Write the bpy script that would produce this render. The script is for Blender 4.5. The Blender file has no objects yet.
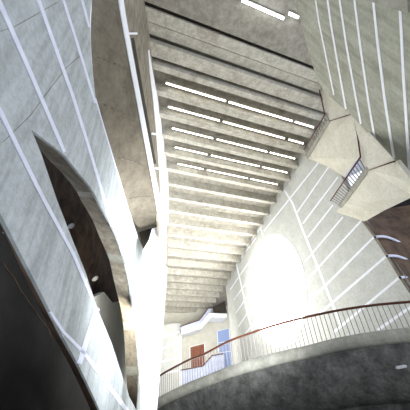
import bpy, bmesh, math, random
from mathutils import Vector, Matrix
from mathutils.geometry import tessellate_polygon
random.seed(7)
C = bpy.context.scene.collection
# ------------------------------------------------------------------ camera
ZEN, VP = Vector((178-205, 170+205)), Vector((158-205, 205-400))
F = math.sqrt(-(ZEN.x*VP.x+ZEN.y*VP.y))
Zc = Vector((ZEN.x, ZEN.y, -F)).normalized()
Yc = Vector((VP.x, VP.y, -F)).normalized()
Xc = Yc.cross(Zc)
CZ = 1.6
EYE = Vector((0, 0, CZ))
cam = bpy.data.cameras.new('camera'); co = bpy.data.objects.new('camera', cam); C.objects.link(co)
m = Matrix((Xc, Yc, Zc)).to_4x4(); m.translation = EYE
co.matrix_world = m
cam.sensor_width = 36; cam.lens = F/410*36; cam.clip_start = .05; cam.clip_end = 300
bpy.context.scene.camera = co

def ray(u, v):
    d = Vector((u-205, 205-v, -F))/F
    return Vector((d.dot(Xc), d.dot(Yc), d.dot(Zc)))
def at(u, v, t): return EYE + ray(u, v)*t
def flat(v): return Vector((v.x, v.y, 0)).normalized()

class Plane:
    """vertical plane, s along its horizontal direction d, w along its normal (towards the hall)"""
    def __init__(s, p, d, n_to):
        s.p = Vector(p); s.d = flat(Vector(d)); s.n = Vector((-s.d.y, s.d.x, 0))
        if s.n.dot(Vector(n_to)) < 0: s.n = -s.n
    def hit(s, u, v):
        r = ray(u, v); t = (s.p-EYE).dot(s.n)/r.dot(s.n)
        return EYE+r*t
    def sz(s, u, v):
        h = s.hit(u, v); return ((h-s.p).dot(s.d), h.z)
    def pt(s, a, z, w=0): return Vector((s.p.x, s.p.y, 0))+s.d*a+s.n*w+Vector((0, 0, z))
    def off(s, w):
        return Plane(s.p+s.n*w, s.d, s.n)

# ------------------------------------------------------------------ materials
def mat(name, c1, c2, scale=1.2, rough=.85, board=0, bdir=(0, 0, 1), bump=.25, stain=.5, stainc=None, blotch=.35, grain=.22):
    M = bpy.data.materials.new(name); M.use_nodes = True
    nt = M.node_tree; N = nt.nodes; L = nt.links
    b = N['Principled BSDF']; b.inputs['Roughness'].default_value = rough
    b.inputs['Specular IOR Level'].default_value = .2
    tc = N.new('ShaderNodeTexCoord')
    n1 = N.new('ShaderNodeTexNoise'); n1.inputs['Scale'].default_value = scale; n1.inputs['Detail'].default_value = 8; n1.inputs['Roughness'].default_value = .65
    L.new(tc.outputs['Object'], n1.inputs['Vector'])
    r1 = N.new('ShaderNodeValToRGB'); r1.color_ramp.elements[0].position = .5-blotch/2; r1.color_ramp.elements[1].position = .5+blotch/2
    r1.color_ramp.elements[0].color = (*c2, 1); r1.color_ramp.elements[1].color = (*c1, 1)
    L.new(n1.outputs['Fac'], r1.inputs['Fac'])
    col = r1.outputs['Color']
    # stains
    n2 = N.new('ShaderNodeTexNoise'); n2.inputs['Scale'].default_value = scale*.33; n2.inputs['Detail'].default_value = 10; n2.inputs['Roughness'].default_value = .75; n2.inputs['Distortion'].default_value = .6
    L.new(tc.outputs['Object'], n2.inputs['Vector'])
    r2 = N.new('ShaderNodeValToRGB'); r2.color_ramp.elements[0].position = .52; r2.color_ramp.elements[1].position = .68
    r2.color_ramp.elements[0].color = (0, 0, 0, 1); r2.color_ramp.elements[1].color = (1, 1, 1, 1)
    L.new(n2.outputs['Fac'], r2.inputs['Fac'])
    ml = N.new('ShaderNodeMath'); ml.operation = 'MULTIPLY'; ml.inputs[1].default_value = stain
    L.new(r2.outputs['Color'], ml.inputs[0])
    mx = N.new('ShaderNodeMixRGB'); L.new(ml.outputs[0], mx.inputs['Fac']); L.new(col, mx.inputs['Color1'])
    sc = stainc or tuple(x*.55 for x in c2); mx.inputs['Color2'].default_value = (*sc, 1)
    col = mx.outputs['Color']
    hgt = n1.outputs['Fac']
    if board:
        # streaks along the boards: noise stretched along bdir
        ro = N.new('ShaderNodeMapping'); ro.name = 'board_turn'; L.new(tc.outputs['Object'], ro.inputs['Vector'])
        ro.inputs['Rotation'].default_value = Vector(bdir).rotation_difference(Vector((0, 1, 0))).to_euler()
        mp = N.new('ShaderNodeMapping'); L.new(ro.outputs[0], mp.inputs['Vector'])
        mp.inputs['Scale'].default_value = (5, .5, 5)
        n3 = N.new('ShaderNodeTexNoise'); n3.inputs['Scale'].default_value = board; n3.inputs['Detail'].default_value = 5
        L.new(mp.outputs[0], n3.inputs['Vector'])
        r3 = N.new('ShaderNodeValToRGB'); r3.color_ramp.elements[0].position = .34; r3.color_ramp.elements[1].position = .6
        r3.color_ramp.elements[0].color = (.70, .70, .68, 1); r3.color_ramp.elements[1].color = (1, 1, 1, 1)
        L.new(n3.outputs['Fac'], r3.inputs['Fac'])
        m2 = N.new('ShaderNodeMixRGB'); m2.blend_type = 'MULTIPLY'; m2.inputs['Fac'].default_value = .8
        L.new(col, m2.inputs['Color1']); L.new(r3.outputs['Color'], m2.inputs['Color2']); col = m2.outputs['Color']
    n4 = N.new('ShaderNodeTexNoise'); n4.inputs['Scale'].default_value = 9; n4.inputs['Detail'].default_value = 6; n4.inputs['Roughness'].default_value = .8
    L.new(tc.outputs['Object'], n4.inputs['Vector'])
    r4 = N.new('ShaderNodeValToRGB'); r4.color_ramp.elements[0].position = .35; r4.color_ramp.elements[1].position = .6
    g = 1-grain; r4.color_ramp.elements[0].color = (g, g, g*.98, 1); r4.color_ramp.elements[1].color = (1, 1, 1, 1)
    L.new(n4.outputs['Fac'], r4.inputs['Fac'])
    m4 = N.new('ShaderNodeMixRGB'); m4.blend_type = 'MULTIPLY'; m4.inputs['Fac'].default_value = 1
    L.new(col, m4.inputs['Color1']); L.new(r4.outputs['Color'], m4.inputs['Color2']); col = m4.outputs['Color']
    L.new(col, b.inputs['Base Color'])
    bp = N.new('ShaderNodeBump'); bp.inputs['Strength'].default_value = bump; bp.inputs['Distance'].default_value = .03
    L.new(hgt, bp.inputs['Height']); L.new(bp.outputs[0], b.inputs['Normal'])
    return M
def emit(name, c, s):
    M = bpy.data.materials.new(name); M.use_nodes = True; nt = M.node_tree
    b = nt.nodes['Principled BSDF']; b.inputs['Base Color'].default_value = (*c, 1)
    b.inputs['Emission Color'].default_value = (*c, 1); b.inputs['Emission Strength'].default_value = s
    return M
M_left = mat('cool_board_concrete', (.50, .535, .545), (.37, .40, .405), 1.6, board=1.0, bdir=(0, .0, 1), stain=.35, stainc=(.30, .29, .25), blotch=.5)
M_white = mat('white_lit_concrete', (.86, .87, .90), (.79, .80, .84), 3, stain=.05, grain=.05)  # own white of joints and frames; painted wash-out on pier and upper wall
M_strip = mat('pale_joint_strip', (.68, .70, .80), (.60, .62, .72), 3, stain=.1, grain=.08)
M_rev = mat('brown_reveal_concrete', (.36, .32, .25), (.20, .175, .13), 2.2, board=1, stain=.6, stainc=(.10, .085, .06), blotch=.4)
M_brown = mat('brown_soffit_concrete', (.23, .20, .15), (.13, .11, .08), 1.6, stain=.6, stainc=(.10, .08, .055), blotch=.4)
M_dark = mat('shade_black_concrete', (.011, .010, .009), (.004, .0035, .003), 1.1, stain=.7, stainc=(.012, .01, .009))  # near-black base paints in the missing light; blotches are stains
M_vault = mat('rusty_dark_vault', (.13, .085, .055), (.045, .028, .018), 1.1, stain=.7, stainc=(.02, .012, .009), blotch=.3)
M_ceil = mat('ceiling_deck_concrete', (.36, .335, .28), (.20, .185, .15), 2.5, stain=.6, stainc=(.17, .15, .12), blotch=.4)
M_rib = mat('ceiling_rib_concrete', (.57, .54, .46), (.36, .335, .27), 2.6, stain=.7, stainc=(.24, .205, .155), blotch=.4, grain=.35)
M_cream = mat('cream_board_concrete', (.60, .60, .56), (.49, .49, .45), 1.6, stain=.25, stainc=(.36, .34, .28), blotch=.4)
M_panel = mat('greenish_panel_concrete', (.45, .45, .37), (.33, .33, .265), 1.3, board=1.1, bdir=(.75, .45, -.45), stain=.4, stainc=(.24, .23, .17), blotch=.4)
M_pale = mat('pale_facet_concrete', (.70, .67, .57), (.58, .55, .45), 1.4, stain=.3, stainc=(.42, .37, .27), blotch=.4)
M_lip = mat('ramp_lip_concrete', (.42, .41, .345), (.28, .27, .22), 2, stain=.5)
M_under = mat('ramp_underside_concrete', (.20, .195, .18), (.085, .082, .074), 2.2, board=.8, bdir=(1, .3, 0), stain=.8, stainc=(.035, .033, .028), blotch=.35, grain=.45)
M_joint = mat('dark_joint', (.06, .05, .04), (.03, .025, .02), 3)
M_rail = mat('red_brown_handrail', (.115, .038, .02), (.07, .022, .012), 6, rough=.5, stain=.1, bump=.05)
M_bar = mat('grey_painted_bar', (.27, .235, .22), (.20, .175, .16), 5, rough=.5, stain=.1, bump=.05)
M_wood = mat('red_brown_wood', (.30, .10, .045), (.19, .06, .03), 4, rough=.5, stain=.2, bump=.1)
M_floor = mat('grey_floor', (.42, .42, .40), (.33, .33, .31), 1)
M_lav = mat('pale_lavender_parapet', (.55, .58, .72), (.42, .46, .60), 2, stain=.1)
M_tube = emit('strip_light_white', (1, .98, .93), 5)
M_tubehi = emit('strip_light_cool', (.9, .94, 1), 9)
M_sky = emit('bright_daylight_glass', (.97, .985, 1), 9.5)
M_bluegl = emit('blue_daylight_glass', (.20, .26, .42), .25)
M_lamp = mat('grey_lamp_glass', (.55, .56, .55), (.5, .5, .5), 3, rough=.3)

# ------------------------------------------------------------------ mesh helpers
def link(name, bm, mats, parent=None, smooth=False):
    me = bpy.data.meshes.new(name); bmesh.ops.recalc_face_normals(bm, faces=bm.faces); bm.to_mesh(me); bm.free()
    for x in (mats if isinstance(mats, (list, tuple)) else [mats]): me.materials.append(x)
    if smooth:
        for p in me.polygons: p.use_smooth = True
    o = bpy.data.objects.new(name, me); C.objects.link(o)
    if parent:
        o.parent = parent; o.matrix_parent_inverse = Matrix.Translation(-parent.location)
    return o
def empty(name, loc):
    o = bpy.data.objects.new(name, None); C.objects.link(o); o.location = loc; o.empty_display_size = .2
    return o
def tag(o, label, cat, group=None, kind=None):
    o['label'] = label; o['category'] = cat
    if group: o['group'] = group
    if kind: o['kind'] = kind
    return o
def struct(name, bm, mats, label, cat, smooth=False):
    return tag(link(name, bm, mats, None, smooth), label, cat, kind='structure')
def prism(bm, pts, off, mi=0):
    """solid between polygon pts and pts+off (off a vector)"""
    off = Vector(off); n = len(pts)
    a = [bm.verts.new(p) for p in pts]; b = [bm.verts.new(Vector(p)+off) for p in pts]
    fs = []
    if n > 4:
        o_ = Vector(pts[0]); e1_ = (Vector(pts[1])-o_).normalized(); nn_ = off.normalized()
        # tessellate in the polygon's own plane
        nrm = Vector((0, 0, 0))
        for i in range(n):
            p_, q_ = Vector(pts[i])-o_, Vector(pts[(i+1) % n])-o_; nrm += p_.cross(q_)
        nrm.normalize(); ux = nrm.orthogonal().normalized(); uy = nrm.cross(ux)
        tri = tessellate_polygon([[Vector(((Vector(p)-o_).dot(ux), (Vector(p)-o_).dot(uy), 0)) for p in pts]])
        for t_ in tri:
            if len(set(t_)) < 3: continue
            fs.append(bm.faces.new([a[k] for k in t_])); fs.append(bm.faces.new([b[k] for k in t_[::-1]]))
    else: fs = [bm.faces.new(a), bm.faces.new(b[::-1])]
    for i in range(n): fs.append(bm.faces.new((a[i], b[i], b[(i+1) % n], a[(i+1) % n])))
    for f in fs: f.material_index = mi
    return fs
def strip(bm, pl, pxs, w, mi=1, lift=.012, deep=.03):
    """a raised strip along pixels on a plane; w width in metres or (w0,w1)"""
    q = [Vector(pl.sz(*p)) for p in pxs]
    n = len(q); Lf = []; Rt = []
    for i in range(n):
        t = (q[min(i+1, n-1)]-q[max(i-1, 0)]).normalized(); nn = Vector((-t.y, t.x))
        ww = w if not isinstance(w, tuple) else w[0]+(w[1]-w[0])*i/(n-1)
        Lf.append(q[i]+nn*ww/2); Rt.append(q[i]-nn*ww/2)
    for i in range(n-1):
        prism(bm, [pl.pt(*Lf[i], lift), pl.pt(*Lf[i+1], lift), pl.pt(*Rt[i+1], lift), pl.pt(*Rt[i], lift)], pl.n*-deep, mi)
def pxw(pl, u, v, px):
    a, b = pl.sz(u-px/2, v), pl.sz(u+px/2, v); return (Vector(a)-Vector(b)).length
def pstrip(bm, pl, pxs, px, mi=1, lift=.012, deep=.03, sub=4):
    """strip whose width is given by its two edges' pixel width px or (p0,p1)"""
    P = []
    for i in range(len(pxs)-1):
        for k in range(sub):
            t = k/sub; P.append((pxs[i][0]*(1-t)+pxs[i+1][0]*t, pxs[i][1]*(1-t)+pxs[i+1][1]*t))
    P.append(pxs[-1]); n = len(P); L = []; R = []
    for i in range(n):
        t = (Vector(P[min(i+1, n-1)])-Vector(P[max(i-1, 0)])).normalized(); nn = Vector((-t.y, t.x))
        w = px if not isinstance(px, tuple) else px[0]+(px[1]-px[0])*i/(n-1)
        L.append(pl.sz(*(Vector(P[i])+nn*w/2))); R.append(pl.sz(*(Vector(P[i])-nn*w/2)))
    a = [pl.pt(*x, lift) for x in L]+[pl.pt(*x, lift) for x in R[::-1]]
    for i in range(n-1):
        prism(bm, [pl.pt(*L[i], lift), pl.pt(*L[i+1], lift), pl.pt(*R[i+1], lift), pl.pt(*R[i], lift)], pl.n*-deep, mi)
def tube(bm, pts, r, seg=8, mi=0):
    rings = []
    for i, p in enumerate(pts):
        t = (pts[min(i+1, len(pts)-1)]-pts[max(i-1, 0)]).normalized()
        a = t.cross(Vector((0, 0, 1)));
        if a.length < .1: a = t.cross(Vector((1, 0, 0)))
        a.normalize(); b = t.cross(a)
        rings.append([bm.verts.new(p+a*r*math.cos(2*math.pi*k/seg)+b*r*math.sin(2*math.pi*k/seg)) for k in range(seg)])
    for i in range(len(rings)-1):
        for k in range(seg):
            f = bm.faces.new((rings[i][k], rings[i][(k+1) % seg], rings[i+1][(k+1) % seg], rings[i+1][k])); f.material_index = mi
    bm.faces.new(rings[0][::-1]); bm.faces.new(rings[-1])
def loft(bm, A, B, mi=0):
    a = [bm.verts.new(p) for p in A]; b = [bm.verts.new(p) for p in B]
    for i in range(len(a)-1):
        f = bm.faces.new((a[i], a[i+1], b[i+1], b[i])); f.material_index = mi
def grid(bm, rows, mi=0):
    V = [[bm.verts.new(p) for p in r] for r in rows]
    for j in range(len(V)-1):
        for i in range(len(V[0])-1):
            f = bm.faces.new((V[j][i], V[j][i+1], V[j+1][i+1], V[j+1][i])); f.material_index = mi
def box(bm, c, sx, sy, sz, ax=Vector((1, 0, 0)), ay=None, mi=0):
    ax = ax.normalized(); az = Vector((0, 0, 1)); ay = ay or az.cross(ax); ay.normalize(); az = ax.cross(ay)
    pts = [c-ax*sx/2-ay*sy/2-az*sz/2, c+ax*sx/2-ay*sy/2-az*sz/2, c+ax*sx/2+ay*sy/2-az*sz/2, c-ax*sx/2+ay*sy/2-az*sz/2]
    prism(bm, pts, az*sz, mi)
def cr(pts, n):
    """resample a polyline with a Catmull-Rom curve"""
    P = [Vector(p) for p in pts]; P = [P[0]*2-P[1]]+P+[P[-1]*2-P[-2]]; out = []
    m = len(P)-3
    for j in range(n+1):
        s = j/n*m; i = min(int(s), m-1); t = s-i; a, b, c, d = P[i:i+4]
        out.append(.5*((2*b)+(c-a)*t+(2*a-5*b+4*c-d)*t*t+(3*b-a-3*c+d)*t**3))
    return out

# ------------------------------------------------------------------ planes of the hall
K = 1.4; H = 12*K
def ceil_z(y): return CZ+H-.2*y
def roof_hit(u, v):
    r = ray(u, v); t = H/(r.z+.2*(r.y-.21*r.x)); return EYE+r*t
ra, rb = roof_hit(301, 163), roof_hit(227, 285)
print('RW', ra, rb)
RW = Plane(ra, (rb.x-ra.x, rb.y-ra.y, 0), (-1, 0, 0))          # right wall with the round window
UW = Plane((-2.03, 0, 0), (.138, 1, 0), (1, 0, 0))                          # upper left wall
dL = flat(ray(180, 392)); nL = Vector((dL.y, -dL.x, 0))
LW = Plane(-nL*2.4, dL, (1, 0, 0))                                           # lower left wall with arches
Y_END = 40.0

# ------------------------------------------------------------------ left wall
lens = cr([(96, -40), (92, 0), (90.5, 18), (91, 48), (93, 75), (96.5, 100), (107, 137), (120, 180), (131, 217), (138.5, 238), (143.5, 250)], 30)
arch_o = cr([(31.5, 130), (47.5, 142), (64, 155), (77, 171), (91.5, 189), (100, 205), (109, 221), (117.5, 239), (125, 263), (129.5, 283), (132.5, 310), (136.5, 334), (138.5, 369), (138.5, 392), (137, 411)], 40)
arch_l = [(129, 396), (112, 344), (98, 310), (85, 271), (73, 241), (57, 200), (41, 153)]
op2 = cr([(-75, 70), (-30, 158), (0, 213), (22, 256), (44, 299), (62, 335), (80, 368), (100, 411), (112, 440)], 24)
bm = bmesh.new()
out = [LW.sz(*p) for p in lens]
tip = out[-1]
s_end = 29.0
out += [(s_end, tip[1]), (s_end, 0)]
hole = [LW.sz(*p) for p in arch_o]
tips = hole[-1]
out += [(tips[0]+.02, 0), (tips[0]+.02, tips[1])]
out += hole[::-1][1:]
out += [LW.sz(*p) for p in arch_l[::-1]]
out += [(tips[0]-.05, tips[1]), (tips[0]-.05, 0)]
o2 = [LW.sz(*p) for p in op2]
o2 = [p for p in o2 if p[1] > 0]
out += [(o2[-1][0]+.3, 0)]
out += o2[::-1]
zt = out[0][1]
out += [(o2[0][0], zt+1)]
# upper edge: go straight up to meet the roof line
prism(bm, [LW.pt(*p) for p in out], LW.n*-.06, 0)
PR = LW.off(-.75)
for pxs, w in [([(-4, -4), (30, 73), (64, 152)], (4.6, 3.4)), ([(37, -3), (73, 98), (90, 152), (112, 226)], (3.6, 2.6)),
               ([(62, -3), (78, 47), (95, 103)], (2.6, 2.2)), ([(81, -3), (89, 27)], 2.2),
               ([(-2, 108), (22, 157), (43, 199), (73, 254), (92, 299)], (4.4, 3)),
               ([(50, 312), (63, 332), (83, 352), (101, 376), (128, 412)], (2.5, 4.5)),
               ([(79, 364), (88, 335), (97, 308)], 5)]:
    pstrip(bm, LW, pxs, w)
pstrip(bm, LW, [tuple(p) for p in cr([(95, 98), (107.5, 139), (120.5, 182), (131, 218), (138, 239)], 10)], 1.3, sub=1)
# reveals and joints
for a in ([(-5, 33), (14, 27), (58, 2)], [(3, 142), (30, 116), (43, 98), (66, 68), (82, 54)]):
    pstrip(bm, LW, a, .5, mi=2, lift=.004)
struct('wall_left', bm, [M_left, M_strip, M_rev], 'tall cool grey concrete wall with white joint strips and arched openings', 'wall')

# arch reveal
arch_i = cr([(31.5, 131), (36, 143), (48, 159), (62, 173), (75, 189), (82, 202), (92, 219), (100, 238), (109, 259), (114, 281), (121, 310), (124, 334), (126, 369), (127.5, 390), (134, 411)], 40)
bm = bmesh.new()
A = [LW.hit(*p) for p in arch_o]; B = [PR.hit(*p) for p in arch_i]
A2 = [p-LW.n*.01 for p in A]
loft(bm, A2, B, 0)
loft(bm, B, [PR.pt(*PR.sz(*p), -.02)+Vector((0, 0, .5))+LW.d*.3 for p in arch_i], 0)
for u0 in (12, 22.2, 30.4, 34.8):
    i = int(u0); seg = (A[i], A[i+1], B[i+1], B[i]); cen = LW.n*.01-LW.d*.02-Vector((0, 0, .015))
    q = [p+cen for p in seg]; f = bm.faces.new([bm.verts.new(p) for p in q]); f.material_index = 1
struct('trim_1', bm, [M_rev, M_lip], 'brown grained arch reveal with pale bands beside the dark vault', 'arch', smooth=True)
# vault behind the arch
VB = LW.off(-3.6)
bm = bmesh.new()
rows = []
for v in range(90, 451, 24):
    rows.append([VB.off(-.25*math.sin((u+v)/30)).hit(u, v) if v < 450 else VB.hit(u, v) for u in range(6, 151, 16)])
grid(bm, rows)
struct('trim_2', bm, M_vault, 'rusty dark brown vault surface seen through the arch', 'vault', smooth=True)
VC = LW.off(-2.6)
bm = bmesh.new()
prism(bm, [VC.hit(*p) for p in [(90, 299), (104, 292), (113, 303), (128, 300), (140, 420), (120, 420)]], VC.n*-.3)
struct('trim_3', bm, M_cream, 'pale lit inner wall at the foot of the arch', 'wall')
# wide reveal of the lower left opening
bm = bmesh.new()
op2i = [(p[0]-1.5-6.5*min(1, max(0, (p[1]-150)/150)), p[1]+2) for p in op2]
PR2 = LW.off(-.5)
loft(bm, [LW.hit(*p)-LW.n*.01 for p in op2], [PR2.hit(*p) for p in op2i])
struct('trim_4', bm, M_vault, 'thin brown edge of the black lower left opening', 'arch')
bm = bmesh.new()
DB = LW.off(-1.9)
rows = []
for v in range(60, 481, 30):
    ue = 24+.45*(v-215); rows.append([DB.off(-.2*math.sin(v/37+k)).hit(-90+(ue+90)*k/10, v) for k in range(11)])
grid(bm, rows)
struct('trim_5', bm, M_dark, 'stained concrete coloured shade-black inside the lower left opening', 'wall', smooth=True)
# cable on the dark wall
bm = bmesh.new()
Dn = LW.off(-1.5)
tube(bm, [Dn.hit(*p) for p in cr([(2, 262), (8, 271), (14, 278), (19, 288), (27, 300), (35, 311), (40, 319), (49, 331), (53, 345)], 30)], .017)
tag(link('conduit', bm, M_vault, smooth=True), 'thin crooked conduit on the black wall at lower left', 'conduit')
# bulkhead lamps
for i, (u, v, lab) in enumerate([(71, 226, 'upper small round glass lamp under the dark arch vault'), (95, 278.5, 'lower small round glass lamp under the dark arch vault')]):
    pl = LW.off(-2.9); c = pl.hit(u, v); e = empty('round_lamp', c)
    r = pxw(pl, u, v, 6.5)/2
    r = c.length*.0108
    ax = (EYE-c).normalized()
    rot = ax.to_track_quat('Z', 'Y').to_matrix().to_4x4(); rot = Matrix.Translation(c) @ (LW.n+Vector((0, 0, -1.2))).to_track_quat('Z', 'Y').to_matrix().to_4x4()
    bm = bmesh.new(); bmesh.ops.create_uvsphere(bm, u_segments=20, v_segments=10, radius=r, matrix=rot @ Matrix.Diagonal((1, 1, .6, 1)))
    link('lamp_glass', bm, M_lamp, e, True)
    bm = bmesh.new(); bmesh.ops.create_cone(bm, cap_ends=True, segments=20, radius1=r*1.15, radius2=r*1.1, depth=r*.3, matrix=rot @ Matrix.Translation((0, 0, -.2*r)))
    link('lamp_base', bm, M_joint, e)
    tag(e, lab, 'lamp', 'round lamps under the arch')

# ------------------------------------------------------------------ brown lens soffit
bm = bmesh.new()
n = 26
lensR = cr([(119, -30), (118, 0), (127, 50), (136.5, 100), (146, 149), (152, 180), (156, 205), (158.5, 225)], n)
lensL = cr([(95, -30), (92, 0), (90.7, 30), (92, 62), (96.5, 100), (110, 147), (121, 183), (131, 216), (140, 229)], n)
Lp = [LW.hit(*p)+LW.n*.0 for p in lensL]; Rp = [UW.hit(*p) for p in lensR]
rows = []
for k in range(9):
    t = k/8
    rows.append([Lp[i].lerp(Rp[i], t)+Vector((0, 0, .12*math.sin(t*math.pi))) for i in range(n+1)])
grid(bm, rows)
# pour joints
for idx in (9, 13, 17, 21):
    a, b = Lp[idx], Rp[idx]
    dn = Vector((0, 0, -.05)); sl = (Lp[idx+1]-Lp[idx]).normalized()*.03
    for k in range(6):
        p = [Lp[idx].lerp(Rp[idx], (k+s)/8)+Vector((0, 0, .12*math.sin((k+s)/8*math.pi)-.03)) for s in (1, 2)]
        prism(bm, [p[0], p[1], p[1]+sl, p[0]+sl], dn*.3, 1)
struct('ceiling_soffit', bm, [M_brown, M_rev], 'long brown stained soffit narrowing between the two left walls', 'soffit', smooth=True)
# flat dark patch painting the shade of a notch at the soffit's foot and its pale return
bm = bmesh.new()
f = bm.faces.new([bm.verts.new(LW.off(.05).hit(*p)) for p in [(139, 232), (148, 229), (152, 228), (148, 240), (143.5, 249.5)]])
struct('trim_6', bm, M_joint, 'flat dark patch painting the shade of a pointed recess at the foot of the brown soffit', 'recess')

# ------------------------------------------------------------------ upper left wall
bm = bmesh.new()
def uw_top(s):
    p = UW.pt(s, 0); return (s, ceil_z(p.y)+1.6)
low = [UW.sz(*p) for p in lensR]
s1 = 17.0/UW.d.y
pts = low+[(low[-1][0]+.3, low[-1][1]-.5), (max(s1, low[-1][0]+.5), low[-1][1]-.5), uw_top(max(s1, low[-1][0]+.5)), uw_top(low[0][0])]
UB = UW.pt(max(s1, low[-1][0]+.5), 0)
print('UB', UB)
prism(bm, [UW.pt(*p) for p in pts], UW.n*-.08, 0)
pstrip(bm, UW, [tuple(p) for p in cr([(119.8, -12), (121, 4), (129, 50), (138.5, 100), (148, 150), (157, 197), (161, 222)], 14)], 4.4, sub=1, mi=1, lift=.03)
pstrip(bm, UW, [(132.3, 38), (142.3, 96), (149.3, 136), (154.3, 164)], (2.6, 3.6), mi=2, lift=.015)
wl = cr([(148, 50), (150, 75), (153, 100), (155.5, 125), (157.5, 150), (159.5, 175), (160.5, 200), (162, 225)], 16)
wr = cr([(149, 50), (153, 75), (158, 100), (162, 125), (165.5, 150), (168, 175), (168.5, 200), (168, 225)], 16)
for k in range(16):
    prism(bm, [UW.hit(*p)+UW.n*.02 for p in (wl[k], wl[k+1], wr[k+1], wr[k])], UW.n*-.04, 1)
for a, b in [((127.5, 33.5), (137, 33.5)), ((151.5, 133.5), (158, 134.5)), ((155, 168), (161, 169))]:
    pstrip(bm, UW, [a, b], 2.2, mi=1, lift=.02, sub=1)
U2 = Plane(UB, (.04, 24, 0), (1, 0, 0))
prism(bm, [U2.pt(0, 9.2), U2.pt(Y_END-UB.y, 7.5), U2.pt(Y_END-UB.y, ceil_z(Y_END)+1.5), U2.pt(0, ceil_z(UB.y)+1.5)], U2.n*-.08, 1)
struct('wall_upper_left', bm, [M_rev, M_white, M_joint], 'upper left wall with white strip, black slot and brown beam', 'wall')

# pale pier closing the left wall
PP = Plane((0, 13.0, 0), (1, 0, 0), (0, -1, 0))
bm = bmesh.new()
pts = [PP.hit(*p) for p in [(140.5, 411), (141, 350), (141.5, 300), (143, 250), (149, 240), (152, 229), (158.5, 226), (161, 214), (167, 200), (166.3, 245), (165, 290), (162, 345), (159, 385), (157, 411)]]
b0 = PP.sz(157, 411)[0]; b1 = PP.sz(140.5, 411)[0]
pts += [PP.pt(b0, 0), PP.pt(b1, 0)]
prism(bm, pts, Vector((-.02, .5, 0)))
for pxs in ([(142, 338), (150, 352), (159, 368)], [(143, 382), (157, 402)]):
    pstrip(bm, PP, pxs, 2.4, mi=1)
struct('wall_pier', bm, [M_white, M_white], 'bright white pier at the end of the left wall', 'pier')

# ------------------------------------------------------------------ ceiling
SK = .21
dB = Vector((1, SK, 0)).normalized()
def ceil_hit(u, v):
    # on the sloping ceiling z = CZ+H-.2*(y-SK*x)
    r = ray(u, v); t = H/(r.z+.2*(r.y-SK*r.x)); return EYE+r*t
def left_x(y0): # where a beam line starting at y0 (x=0) meets the upper wall
    # UW: p = (-2.03,0)+s*d ; y = y0+SK*x
    s = (y0+SK*UW.p.x)/(UW.d.y-SK*UW.d.x); return min(UW.p.x+s*UW.d.x, UB.x+.02)
def right_x(y0):
    s = (y0+SK*RW.p.x-RW.p.y)/(RW.d.y-SK*RW.d.x); return RW.p.x+s*RW.d.x
def y0_of(u, v):
    h = ceil_hit(u, v); return h.y-SK*h.x
left_px = [(153, 63), (157, 90), (161, 113), (163, 134), (165, 152), (167, 168), (168, 183), (168, 197), (168, 210), (168, 223), (167, 234), (166, 245), (165, 254), (165, 264), (164, 273)]
ys = [y0_of(*p) for p in left_px]
print('rib ys', [round(y, 2) for y in ys])
step = (ys[-1]-ys[3])/11
while ys[-1]+step < Y_END-1: ys.append(ys[-1]+step)
def beam_mesh(y0, wb, wt, dep, z=None, xl=None, xr=None, ws=None):
    """beam with flat bottom of width wb (front edge at y0), flaring to wt"""
    z = z if z is not None else CZ+H-.2*y0
    xl = left_x(y0)-.05 if xl is None else xl; xr = right_x(y0)-.02 if xr is None else xr
    bm = bmesh.new()
    prof = [(0, 0), (wb, 0), (wb+(wt-wb)/2, dep), (-(wt-wb)/2, dep)]
    a = [Vector((xl, y0+SK*xl+p[0], z+p[1])) for p in prof]
    prism(bm, a, Vector((xr-xl, SK*(xr-xl), 0)))
    return bm
ords = ['first', 'second', 'third', 'fourth', 'fifth', 'sixth', 'seventh', 'eighth', 'ninth', 'tenth', 'eleventh', 'twelfth', 'thirteenth', 'fourteenth', 'fifteenth', 'sixteenth', 'seventeenth', 'eighteenth', 'nineteenth', 'twentieth', 'twenty-first', 'twenty-second', 'twenty-third', 'twenty-fourth', 'twenty-fifth']
for i, y in enumerate(ys):
    o = link('ceiling_beam', beam_mesh(y, .34, .5, .62), M_rib)
    tag(o, 'narrow pale concrete ceiling beam, %s below the wide beams at the top' % ords[min(i, 24)], 'beam', 'narrow concrete beams across the ceiling')
# wide beams nearest the viewer
yA, yB = y0_of(141, 5), y0_of(148, 36)
yN = y0_of(150, 44)
bm = beam_mesh(yA, (yB-yA)*.5, (yB-yA)*.5, .5)
o = tag(link('wide_beam', bm, M_rib), 'wide pale ceiling beam just below the long black gap', 'beam', 'wide beams at the top')
bm = beam_mesh(yA+(yB-yA)*.54, (yB-yA)*.46, (yB-yA)*.5, .55, z=CZ+H-.2*yA+.06)
o = tag(link('wide_beam', bm, M_rib), 'second wide grey ceiling beam with rough lower edge', 'beam', 'wide beams at the top')
yD, yE = y0_of(149, 41), y0_of(153, 58)
tag(link('wide_beam', beam_mesh(yD, yE-yD, yE-yD+.02, .4, z=CZ+H-.2*yD+.02), M_rib), 'third wide ceiling beam, the last before the narrow beams begin', 'beam', 'wide beams at the top')
yC = y0_of(150, -75)
bm = beam_mesh(yC, yA-yC-.2, yA-yC-.2, .8, z=CZ+H+.06-.2*yA, xl=-1.7, xr=9.6)
tag(link('wide_beam', bm, M_ceil), 'dark stained wide beam above the black gap at the top', 'beam', 'wide beams at the top')
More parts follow.
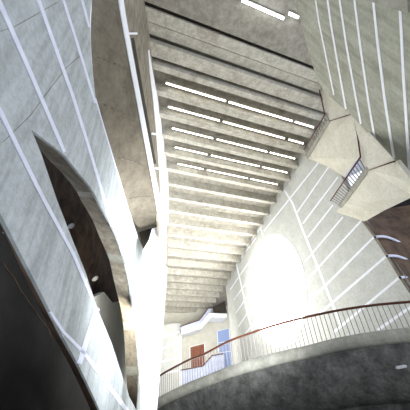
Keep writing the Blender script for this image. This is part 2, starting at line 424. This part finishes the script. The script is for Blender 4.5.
# deck above
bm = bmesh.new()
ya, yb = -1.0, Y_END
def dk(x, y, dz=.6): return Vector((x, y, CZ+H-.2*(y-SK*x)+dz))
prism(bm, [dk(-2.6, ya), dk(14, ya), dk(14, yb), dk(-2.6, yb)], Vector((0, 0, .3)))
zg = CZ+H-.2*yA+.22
prism(bm, [Vector((x, y+SK*x, zg)) for x, y in ((-1.6, yA-.3), (12, yA-.3), (12, yA+.1), (-1.6, yA+.1))], Vector((0, 0, .1)), 1)  # dark filler strip standing in for the shadow in the gap
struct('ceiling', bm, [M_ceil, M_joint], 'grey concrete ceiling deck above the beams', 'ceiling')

# strip lights in the bays
def lamp(bay, xa, xb, y0, label, mt, r=.05, zo=.2):
    z = CZ+H-.2*y0+zo
    p, q = Vector((xa, y0+SK*xa, z)), Vector((xb, y0+SK*xb, z))
    e = empty('strip_light', (p+q)/2+Vector((0, 0, .1)))
    ax = (q-p).normalized(); L = (q-p).length
    bm = bmesh.new(); tube(bm, [p+ax*.04, q-ax*.04], r, 10); link('light_tube', bm, mt, e, True)
    bm = bmesh.new(); box(bm, (p+q)/2+Vector((0, 0, r+.05)), L, .16, .08, ax)
    box(bm, p+Vector((0, 0, .0)), .06, .12, .14, ax); box(bm, q, .06, .12, .14, ax)
    link('housing', bm, M_ceil, e)
    tag(e, label, 'light', 'white strip lights between the ceiling beams')
lam = [((165.5, 79), (227.5, 97.5), (229.5, 98), (295, 119), (296.5, 119), (319, 126)),
       ((168, 100.5), (221.5, 115), (224, 116), (287, 136), (290, 137), (306, 141.5)),
       ((172, 120), (215, 131), (218, 132), (270, 147), (272, 147.5), (298, 155)),
       ((175, 139.5), (209, 148), (212, 149), (262, 162), (264, 162.5), (290, 170)),
       ((178, 156), (205, 162), (208, 163), (250, 174), (252, 174.5), (280, 182))]
side = ['left', 'middle', 'right']
for i, l in enumerate(lam):
    y0 = y0_of(*l[0])
    for k in range(3):
        a, b = ceil_hit(*l[2*k]), ceil_hit(*l[2*k+1])
        y0 = (ys[i]+.34+ys[i+1])/2+.1
        bx_ = min(b.x, right_x(y0)-.5); lamp(i, a.x, bx_, y0, '%s white strip light in the %s lit ceiling bay from the top' % (side[k], ords[i]), M_tube, r=.045-.003*i)
for k, (u0, u1, v0, v1) in enumerate([(241, 286, 0, 13), (288, 299, 13, 17)]):
    zb = CZ+H-.2*yA-.12
    a, b = [EYE+ray(*p)*((zb-CZ)/ray(*p).z) for p in ((u0, v0), (u1, v1))]
    y0 = a.y-SK*a.x
    lamp(9, a.x, b.x, y0, ['long cool strip light at the very top of the ceiling', 'short cool strip light at the top beside the panelled wall'][k], M_tubehi, r=.06, zo=zb-(CZ+H-.2*y0))

# ------------------------------------------------------------------ right wall with the round window
bm = bmesh.new()
sE = RW.sz(226, 290)[0]
s0 = -6.0
cc = None
cx, cy = RW.sz(280.5, 291)
R = 3.05
import itertools
def proj(p):
    d = p-EYE; z = d.dot(Vector((Xc.z, Yc.z, Zc.z)))
    x = Vector((Xc.x, Yc.x, Zc.x)).dot(d); y = Vector((Xc.y, Yc.y, Zc.y)).dot(d)
    return (205+F*x/-z, 205-F*y/-z)
best = None
for rr in [2.2+.1*i for i in range(25)]:
    for da in [-1+.2*i for i in range(11)]:
        for db in [-1+.2*i for i in range(11)]:
            P = [proj(RW.pt(cx+da+rr*math.cos(t/24*2*math.pi), cy+db+rr*math.sin(t/24*2*math.pi))) for t in range(24)]
            e = abs(min(p[0] for p in P)-253.5)+abs(max(p[0] for p in P)-306.5)+.7*abs(min(p[1] for p in P)-236)+.7*abs(max(p[1] for p in P)-346)
            if best is None or e < best[0]: best = (e, rr, cx+da, cy+db)
print('circle', best)
_, R, cx, cy = best
def rtop(s):
    p = RW.pt(s, 0); return CZ+H-.2*(p.y-SK*p.x)+.62
circ = [(cx+R*math.cos(2*math.pi*k/64), cy+R*math.sin(2*math.pi*k/64)) for k in range(64)]
sA, zA = RW.sz(362, 220); sB, zB = RW.sz(428, 319)
oc = [(sE, 0), (sE, rtop(sE)), (sA, rtop(sA)), (sA, zA), (sB, zB), (sB, 0)]
# wall as quads fanning from the round hole to the wall's outline
def outl(t):
    c_, s_ = math.cos(t), math.sin(t); best = 1e9
    for k, (px_, pz_, qx_, qz_) in enumerate([(*oc[q], *oc[(q+1) % 6]) for q in range(6)]):
        dx, dz = qx_-px_, qz_-pz_; det = c_*(-dz)+s_*dx
        if abs(det) < 1e-9: continue
        a = ((px_-cx)*(-dz)+(pz_-cy)*dx)/det; b = (c_*(pz_-cy)-s_*(px_-cx))/det
        if a > 0 and -1e-6 <= b <= 1+1e-6: best = min(best, a)
    return (cx+best*c_, cy+best*s_)
angs = sorted([2*math.pi*k/64 for k in range(64)]+[math.atan2(z-cy, x-cx) % (2*math.pi) for x, z in oc])
na = len(angs)
for w_ in (0, -.4):
    I = [bm.verts.new(RW.pt(cx+R*math.cos(t), cy+R*math.sin(t), w_)) for t in angs]
    O = [bm.verts.new(RW.pt(*outl(t), w_)) for t in angs]
    for k in range(na): bm.faces.new((I[k], I[(k+1) % na], O[(k+1) % na], O[k]))
for a, b, w in [((264, 231), (319, 162), 1.2), ((297, 212.5), (329, 166.5), 1.2), ((303, 223.5), (338, 177), 1.3), ((308, 237), (333, 205), 1.4), ((305, 262), (343, 217), 1.5),
                ((307, 280), (362, 220), 1.7), ((308, 303), (375, 236), 2), ((318, 315), (386.5, 256), 2.3), ((334, 332), (400, 277), 2.5), ((378, 330), (412, 306), 3),
                ((247, 246), (262, 226), 1), ((238, 262), (256, 238), 1), ((230, 290), (257, 250), .9), ((234, 300), (254, 272), .9), ((236, 313), (253, 288), .9), ((238, 327), (253, 305), .9), ((243, 337), (256, 320), .9)]:
    pstrip(bm, RW, [a, b], w, sub=2, lift=.012)
pstrip(bm, RW, [(284, 189.5), (293, 204), (302, 228), (311, 250), (320, 272), (335, 310), (341, 325)], (1.4, 2.8), mi=1, lift=.02, sub=2)
pstrip(bm, RW, [(236, 262), (239, 275), (247, 310), (253, 333)], (1.0, 1.6), mi=1, lift=.02, sub=2)
pstrip(bm, RW, [(261, 229), (265, 244)], 1.2, mi=1, lift=.02)
struct('wall_right', bm, [M_cream, M_white], 'cream panelled concrete wall with white joints around the round window', 'wall')
# the round window itself
bm = bmesh.new()
v = [bm.verts.new(RW.pt(p[0], p[1], -.22)) for p in circ]; bm.faces.new(v)
wn = link('window_1', bm, M_sky); tag(wn, 'huge round window blazing white with daylight', 'window', kind='structure')
bm = bmesh.new()
Ro = [RW.pt(cx+(R+.12)*math.cos(2*math.pi*k/64), cy+(R+.12)*math.sin(2*math.pi*k/64), .03) for k in range(65)]
Ri = [RW.pt(cx+(R-.0)*math.cos(2*math.pi*k/64), cy+(R-.0)*math.sin(2*math.pi*k/64), .03) for k in range(65)]
loft(bm, Ro, Ri)
loft(bm, Ri, [p-RW.n*.25 for p in Ri])
link('window_rim', bm, M_white, wn)
bm = bmesh.new()
for k in range(-5, 6):
    x = cx+k*R/6+.1; h = math.sqrt(max(0, R*R-(x-cx)**2))
    prism(bm, [RW.pt(x-.025, cy-h, -.16), RW.pt(x+.025, cy-h, -.16), RW.pt(x+.025, cy+h, -.16), RW.pt(x-.025, cy+h, -.16)], RW.n*-.04)
link('glazing_bars', bm, M_white, wn)

# turn of the right wall towards the dark side, its shade put into the brown
def tw(u, v, f=1.0):
    r = ray(u, v); t = (RW.p-EYE).dot(RW.n)/r.dot(RW.n); return EYE+r*t*f
bm = bmesh.new()
edge = [(362, 220), (375, 237), (387, 256), (400, 277), (412, 295), (430, 325)]
far = [(384, 209), (410, 205), (428, 215), (440, 240), (452, 280), (465, 330)]
rows = []
def dep(p): return (p-EYE).length
for k in range(6):
    t = k/5
    rows.append([at(e_[0]+(f_[0]-e_[0])*t, e_[1]+(f_[1]-e_[1])*t, dep(tw(*e_))/ray(*e_).length*(1+.22*math.sin(t*1.57))) for e_, f_ in zip(edge, far)])
grid(bm, rows)
for pts in ([(375, 237), (383, 236.5), (391, 238.5), (401, 243), (412, 249)], [(387, 256), (396, 256), (404, 258.5), (413, 262)], [(400, 277.5), (406, 277.5), (414, 279.5)]):
    c = cr(pts, 8); d0 = dep(tw(*pts[0]))/ray(*pts[0]).length
    tube(bm, [at(p[0], p[1], d0*(.985+.012*k)) for k, p in enumerate(c)], .07, 6, 1)
tube(bm, [tw(u, v, .992) for u, v in edge], .05, 6, 2)
struct('trim_7', bm, [M_vault, M_strip, M_rev], 'curved wall coloured shadow brown with pale arcs at the right edge', 'wall', smooth=True)
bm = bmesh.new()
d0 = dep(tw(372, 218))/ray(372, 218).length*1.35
prism(bm, [at(372, 214, d0), at(384, 200, d0), at(440, 175, d0), at(440, 300, d0), at(412, 300, d0)], Vector((.3, .3, 0)))  # near-black sheet stands in for the unlit depth here
struct('trim_8', bm, M_dark, 'black sheet standing in for the unlit void behind the right balconies', 'wall')

# ------------------------------------------------------------------ big panelled wall top right (flank of the upper flight)
q1, q2, q3 = at(325, 88, 12.6), at(300, 0, 10.6), at(410, 178, 9.4)
pn = (q2-q1).cross(q3-q1).normalized()
if pn.dot(EYE-q1) < 0: pn = -pn
def ph(u, v, w=0):
    r = ray(u, v); t = (q1-EYE).dot(pn)/r.dot(pn); return EYE+r*t+pn*w
print('panel', pn[:], ph(410, 0)[:], ph(430, -30)[:])
pdv = (ph(400, 60)-ph(350, 25)).normalized()
M_panel.node_tree.nodes['board_turn'].inputs['Rotation'].default_value = pdv.rotation_difference(Vector((0, 1, 0))).to_euler()
bm = bmesh.new()
out = [(288, -30), (296, 6), (302, 27), (311, 60), (318, 82), (329, 96), (350, 114), (372, 137), (396, 161), (412, 180), (440, 210), (450, 100), (440, -30)]
prism(bm, [ph(*p) for p in out], pn*-.35)
def qstrip(bm, pxs, w, mi, lift=.012):
    for i in range(len(pxs)-1):
        a, b = Vector(pxs[i]), Vector(pxs[i+1]); n = Vector((-(b-a).y, (b-a).x)).normalized()*w/2
        prism(bm, [ph(*(a+n), lift), ph(*(b+n), lift), ph(*(b-n), lift), ph(*(a-n), lift)], pn*-.03, mi)
for pxs, w in [([(315, -5), (319, 22), (334, 95)], 1.1), ([(327, -5), (331, 24), (339, 70), (346, 109)], 1.5), ([(339, -5), (346, 42), (356, 98), (361, 124)], 1.6),
               ([(354, -5), (361, 50), (369, 104), (375, 139)], 1.8), ([(373, -5), (378, 44), (385, 100), (394, 158)], 2.4), ([(400, 3), (401.5, 30), (404, 80), (410, 176)], 2.8)]:
    qstrip(bm, pxs, w, 1)
for pxs, w in [([(322, 22), (346, 58), (360, 80)], .5), ([(360, 22), (384, 52), (400, 62)], .5), ([(303, 60), (330, 88)], .5)]:
    pass
struct('wall_upper_right', bm, [M_panel, M_white], 'large greenish board-marked wall with white diagonal joints at top right', 'wall')
bm = bmesh.new()
prism(bm, [ph(376, -6, .25), ph(420, 6, .25), ph(420, -25, .25), ph(376, -25, .25)], pn*-.2)
struct('trim_9', bm, M_lip, 'grey edge beam over the panelled wall at the top right corner', 'beam')

# ------------------------------------------------------------------ folded balconies
def tf(u, v, f): return tw(u, v, f)
def facet(name, pts, parent, m, th=.12):
    bm = bmesh.new(); P = [tf(*p) for p in pts]
    n = (P[1]-P[0]).cross(P[2]-P[0]).normalized()
    if n.dot(EYE-P[0]) > 0: n = -n
    prism(bm, P, n*th)
    return link(name, bm, m, parent)
def railing(parent, tops, bases, f0, f1, nb, rb=.022, rr=.035):
    # tops/bases: pixel endpoints, f: depth factors
    T = [tf(*tops[0], f0), tf(*tops[1], f1)]; B = [tf(*bases[0], f0), tf(*bases[1], f1)]
    bm = bmesh.new(); tube(bm, T, rr, 8); h = link('handrail', bm, M_rail, parent, True)
    for k in range(nb):
        t = (k+.5)/nb; bm = bmesh.new(); tube(bm, [B[0].lerp(B[1], t), T[0].lerp(T[1], t)], rb, 6); link('baluster', bm, M_bar, parent)
e1 = empty('balcony', tf(329, 121, .85))
tag(e1, 'upper folded concrete balcony beside the panelled wall, under the beams', 'balcony', 'folded balconies on the right')
facet('parapet', [(317, 80, .90), (330, 90, .84), (352, 114, .80), (329.5, 121, .86)], e1, M_pale)
facet('soffit', [(329.5, 121, .86), (352, 114, .80), (361, 159, .84), (346, 178, .97), (328, 167, 1.0), (307.5, 158, .97)], e1, M_pale)
facet('edge_beam', [(325.5, 118, .855), (329.5, 121, .85), (307.5, 159, .96), (304, 156, .965)], e1, M_lip, .05)
railing(e1, [(324.5, 115.5), (304, 149.5)], [(327, 120), (306, 156)], .85, .95, 13)
bm = bmesh.new(); tube(bm, [tf(317.5, 82, .88), tf(321, 97, .87), tf(325, 115.5, .85)], .035, 8); link('handrail', bm, M_rail, e1, True)
bm = bmesh.new(); tube(bm, [tf(329.5, 121, .845), tf(352, 114, .79)], .028, 6); link('joint_line', bm, M_rail, e1, True)
e2 = empty('balcony', tf(370, 170, .72))
tag(e2, 'lower folded concrete balcony with barred railing, below the upper balcony', 'balcony', 'folded balconies on the right')
facet('parapet', [(353, 113, .78), (361, 123, .73), (396, 161, .62), (369.6, 170, .72), (361, 158, .75)], e2, M_pale)
facet('soffit', [(369.6, 170, .72), (396, 161, .62), (413, 182, .62), (413, 196, .72), (382, 211, .92), (364, 221.5, .985), (336, 212, .985), (342, 205, .9)], e2, M_pale)
facet('edge_beam', [(365.5, 167, .722), (369.6, 170, .715), (341, 208, .9), (337.5, 206, .905)], e2, M_lip, .05)
railing(e2, [(360.5, 157), (330.4, 200.8)], [(366, 167), (339, 206)], .72, .89, 17)
bm = bmesh.new(); tube(bm, [tf(354, 114.5, .775), tf(357, 133, .76), tf(360.5, 157, .725)], .03, 8); link('handrail', bm, M_rail, e2, True)
bm = bmesh.new(); tube(bm, [tf(369.6, 170, .712), tf(395, 161, .615)], .022, 6); link('joint_line', bm, M_rail, e2, True)
facet('back_plate', [(353, 115, .80), (366, 128, .80), (370, 168, .80), (360, 170, .82), (345, 178, .96)], e2, M_lav)

# ------------------------------------------------------------------ curved ramp
us = [140, 157, 170, 190, 205, 230, 255, 280, 305, 330, 355, 382, 410, 440, 470]
railv = [390, 377, 369.5, 359.5, 354, 341.5, 332.5, 324.5, 318, 312.3, 307.5, 303.5, 300.5, 298, 296.5]
basev = [413, 399, 391.5, 382, 376, 366, 358.5, 351.5, 346, 339.5, 334.5, 330.5, 327.5, 325, 323.5]
D = [16.5, 15.2, 14.4, 13.4, 12.8, 12.1, 11.7, 11.4, 11.2, 11.05, 10.95, 10.9, 10.9, 10.9, 10.9]
def pd(u, v, d):
    r = ray(u, v); return EYE+r*(d/math.hypot(r.x, r.y))
pts3 = cr([(a, b, c) for a, b, c in zip(us, basev, D)], 140)
ptsR = cr([(a, b, c) for a, b, c in zip(us, railv, D)], 140)
base = [pd(*p) for p in pts3]; rail = []
for b_, r_ in zip(base, ptsR):
    h = pd(*r_); rail.append(Vector((b_.x, b_.y, h.z)))
print('rail h', [(round((r-b).z, 2), round(b.z, 2)) for r, b in list(zip(rail, base))[::20]])
e = empty('curved_ramp', base[70]); tag(e, 'curved concrete ramp with mottled dark underside sweeping across the foreground', 'ramp')
def inward(i):
    t = (base[min(i+1, 140)]-base[max(i-1, 0)]); t.z = 0; t.normalize(); n = Vector((-t.y, t.x, 0))
    if n.dot(base[i]-EYE) < 0: n = -n
    return n
bm = bmesh.new()
N_ = range(0, 141)
lipdz = lambda i: .30+.05*i/140
r0 = [base[i]+inward(i)*.30 for i in N_]; r1 = [base[i]-inward(i)*.04 for i in N_]; r2 = [base[i]-inward(i)*.04-Vector((0, 0, lipdz(i))) for i in N_]; r3 = [base[i]+inward(i)*.12-Vector((0, 0, lipdz(i)+.05)) for i in N_]
grid(bm, [r0, r1, r2, r3]); link('ramp_edge', bm, M_lip, e, True)
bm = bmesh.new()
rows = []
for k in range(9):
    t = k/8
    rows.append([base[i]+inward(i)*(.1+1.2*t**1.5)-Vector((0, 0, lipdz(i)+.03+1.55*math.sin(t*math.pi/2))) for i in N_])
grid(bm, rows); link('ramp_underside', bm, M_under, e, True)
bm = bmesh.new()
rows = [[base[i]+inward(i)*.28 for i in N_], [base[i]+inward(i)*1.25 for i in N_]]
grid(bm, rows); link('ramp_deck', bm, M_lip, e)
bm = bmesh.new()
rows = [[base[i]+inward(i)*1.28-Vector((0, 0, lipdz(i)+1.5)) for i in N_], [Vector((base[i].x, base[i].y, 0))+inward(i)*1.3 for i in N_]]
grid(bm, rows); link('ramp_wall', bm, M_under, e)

er = empty('ramp_railing', base[70]); tag(er, 'long curved railing with red-brown handrail and thin vertical bars on the ramp', 'railing')
bm = bmesh.new()
rw, rh = .085, .07
rings = []
for i in range(4, 141):
    n = inward(i); c = rail[i]
    rings.append([c-n*rw/2-Vector((0, 0, rh/2)), c+n*rw/2-Vector((0, 0, rh/2)), c+n*rw/2+Vector((0, 0, rh*.3)), c+n*rw*.3+Vector((0, 0, rh/2)), c-n*rw*.3+Vector((0, 0, rh/2)), c-n*rw/2+Vector((0, 0, rh*.3))])
V = [[bm.verts.new(p) for p in r] for r in rings]
for i in range(len(V)-1):
    for k in range(6): bm.faces.new((V[i][k], V[i][(k+1) % 6], V[i+1][(k+1) % 6], V[i+1][k]))
bm.faces.new(V[0]); bm.faces.new(V[-1][::-1])
link('handrail', bm, M_rail, er, True)
# balusters at equal spacing
acc = 0; nxt = 0; nb = 0
for i in range(6, 140):
    d = (base[i+1]-base[i]).length
    while acc+d >= nxt:
        t = (nxt-acc)/d; b_ = base[i].lerp(base[i+1], t); r_ = rail[i].lerp(rail[i+1], t)
        bm = bmesh.new(); tube(bm, [b_-Vector((0, 0, .02)), r_-Vector((0, 0, .03))], .0125, 6); link('baluster', bm, M_bar, er); nb += 1
        nxt += .155
    acc += d
print('balusters', nb)
# rail end bracket by the pier
bm = bmesh.new(); tube(bm, [rail[9]+Vector((0, -.05, -.12)), rail[9]+Vector((-.35, -.05, -.12))], .03); link('rail_bracket', bm, M_joint, er)
# lamp under the ramp
c = base[118]+inward(118)*.35-Vector((0, 0, .30+.9)); c = pd(401, 367, 11.0)
bm = bmesh.new(); box(bm, c, .3, .14, .08, Vector((1, -.5, .1))); bmesh.ops.bevel(bm, geom=bm.edges[:], offset=.02, segments=2, affect='EDGES')
tag(link('bulkhead_lamp', bm, M_lamp), 'small pale bulkhead lamp on the ramp underside at far right', 'lamp')

# ------------------------------------------------------------------ far end of the hall
BK = Plane((0, 38.0, 0), (1, 0, 0), (0, -1, 0))
bm = bmesh.new()
prism(bm, [BK.pt(-3, 0), BK.pt(14, 0), BK.pt(14, ceil_z(38)+2.5), BK.pt(-3, ceil_z(38)+2.5)], Vector((0, .3, 0)))
struct('wall_back', bm, M_pale, 'pale end wall of the hall behind the gallery', 'wall')
B2 = BK.off(2.0)
bm = bmesh.new()
prism(bm, [B2.hit(*p) for p in [(150, 325), (160, 325.5), (176, 323), (181, 324), (181, 415), (150, 415)]], B2.n*-.5)
for a, b in [((155, 340), (181, 331)), ((155, 351), (181, 342)), ((155, 363.5), (181, 356.5)), ((155, 375), (181, 370))]:
    pstrip(bm, B2, [a, b], 1.5)
pstrip(bm, B2, [(180.6, 325), (180.6, 400)], 1.6)
struct('wall_end_panel', bm, [M_cream, M_white], 'grey panelled end wall with white joints left of the door', 'wall')
# gallery
B3 = BK.off(3.0)
ga = empty('gallery', B3.hit(200, 325)); tag(ga, 'white upper gallery with lavender parapet stepping up over the brown door', 'gallery')
bm = bmesh.new(); prism(bm, [B3.hit(*p) for p in [(181, 330.5), (200, 324.5), (209.5, 313), (227, 314), (227, 317.5), (211, 317), (202, 328), (181, 334.5)]], Vector((0, 2.9, 0))); link('slab', bm, M_white, ga)
bm = bmesh.new(); prism(bm, [B3.off(-.3).hit(*p) for p in [(181, 326.5), (199.5, 320.5), (208, 309), (212, 308.5), (209.5, 314), (200, 325), (181, 331)]], Vector((0, .12, 0))); link('parapet', bm, M_lav, ga)
bm = bmesh.new(); tube(bm, [B3.hit(*p) for p in [(180, 326.5), (199.5, 320), (208, 308.5), (213, 307)]], .06); link('handrail', bm, M_rail, ga, True)
bm = bmesh.new(); prism(bm, [B3.off(-.6).hit(*p) for p in [(213, 307), (225, 301), (227, 312.5), (214, 312)]], Vector((0, .3, 0)))
tag(link('dark_recess', bm, M_joint), 'dark blue-grey recess above the gallery under the last beams', 'recess')
B1 = BK.off(.05)
bm = bmesh.new(); prism(bm, [B1.hit(*p) for p in [(190.5, 347.5), (204, 344), (205, 372), (191.5, 375)]], Vector((0, -.06, 0)))
d = struct('door_1', bm, M_wood, 'red-brown wooden door in the pale end wall', 'door')
bm = bmesh.new()
for a in (193.5, 196.8, 200.2): pstrip(bm, B1, [(a, 347), (a+.7, 372)], .35, mi=0, lift=.08)
link('door_boards', bm, M_rail, d)
bm = bmesh.new(); pstrip(bm, B1, [(190, 376), (189.6, 347.2), (204.4, 343.2), (205.6, 372)], 1, mi=0, lift=.09, sub=1); link('door_frame', bm, M_white, d)
bm = bmesh.new(); prism(bm, [B1.hit(*p) for p in [(217.5, 331), (229, 328.5), (233, 372), (220.5, 374)]], Vector((0, -.04, 0)))
w = struct('window_2', bm, M_bluegl, 'tall pale blue window right of the door at the end', 'window')
bm = bmesh.new(); pstrip(bm, B1, [(217, 331), (220, 374)], .8, mi=0, lift=.07, sub=1); pstrip(bm, B1, [(217.5, 331), (229, 328.5), (233, 372)], .8, mi=0, lift=.07, sub=1); pstrip(bm, B1, [(218.5, 343), (230.5, 341)], .7, mi=0, lift=.07, sub=1); pstrip(bm, B1, [(219.3, 353), (231.5, 351)], .7, mi=0, lift=.07, sub=1)
link('window_frame', bm, M_white, w)
lb = empty('lower_landing', B2.hit(195, 372)); tag(lb, 'low landing with lavender parapet and thin brown rail below the door', 'landing')
bm = bmesh.new(); prism(bm, [B2.hit(*p) for p in [(181.5, 371), (203, 366), (212, 356), (224, 354), (226, 385), (181.5, 395)]], Vector((0, .15, 0))); link('parapet', bm, M_lav, lb)
bm = bmesh.new(); tube(bm, [B2.off(.1).hit(*p) for p in [(181.5, 370), (203, 366), (212, 355.5), (224, 353.5)]], .06); link('handrail', bm, M_rail, lb, True)

# ------------------------------------------------------------------ floor
bm = bmesh.new(); prism(bm, [Vector(p) for p in [(-9, -6, -.2), (16, -6, -.2), (16, 41, -.2), (-9, 41, -.2)]], Vector((0, 0, .2)))
struct('floor', bm, M_floor, 'grey concrete floor', 'floor')

# ------------------------------------------------------------------ light
W = bpy.data.worlds.new('world'); bpy.context.scene.world = W; W.use_nodes = True
bg = W.node_tree.nodes['Background']; bg.inputs[0].default_value = (.80, .86, 1, 1); bg.inputs[1].default_value = 1.1
def area(name, loc, to, size, power, col=(1, 1, 1), sy=None, spread=180):
    l = bpy.data.lights.new(name, 'AREA'); l.energy = power; l.color = col; l.size = size; l.spread = math.radians(spread)
    if sy: l.shape = 'RECTANGLE'; l.size_y = sy
    o = bpy.data.objects.new(name, l); C.objects.link(o); o.location = loc
    o.rotation_euler = (Vector(to)-Vector(loc)).to_track_quat('-Z', 'Y').to_euler(); return o
def spot(name, loc, to, power, ang, col=(1, 1, 1), r=.3, blend=1):
    l = bpy.data.lights.new(name, 'SPOT'); l.energy = power; l.color = col; l.spot_size = math.radians(ang); l.spot_blend = blend; l.shadow_soft_size = r
    o = bpy.data.objects.new(name, l); C.objects.link(o); o.location = loc
    o.rotation_euler = (Vector(to)-Vector(loc)).to_track_quat('-Z', 'Y').to_euler(); return o
spot('glare_fill', RW.pt(cx+1.5, cy+1.5, 5.5), RW.pt(cx+.8, cy+.5, 0), 2500, 100, (.95, .975, 1), 1.0)  # added spot imitating the glare around the round window
area('left_wall_fill', (4.5, 6.5, 2.5), (-.9, 13, 7.0), 2.5, 700, (.9, .94, 1), spread=85)  # added area light brightening the pier and far left wall
area('floor_bounce_fill', (4, 19, 2.2), (4, 19, 12), 6, 900, (1, .99, .96))  # added upward area light imitating bounce onto the beam bottoms
area('niche_fill', LW.off(-.75).hit(113, 335), VC.hit(113, 338), 1.2, 220, (1, .97, .9))  # added lamp behind the arch, brightens the pale inner wall
area('end_fill', (3.5, 29, 6), (3, 38, 6), 4, 420, (1, .99, .97))  # added area light brightening the end wall
sc = bpy.context.scene
sc.view_settings.view_transform = 'Standard'
sc.view_settings.look = 'None'
sc.view_settings.exposure = .6
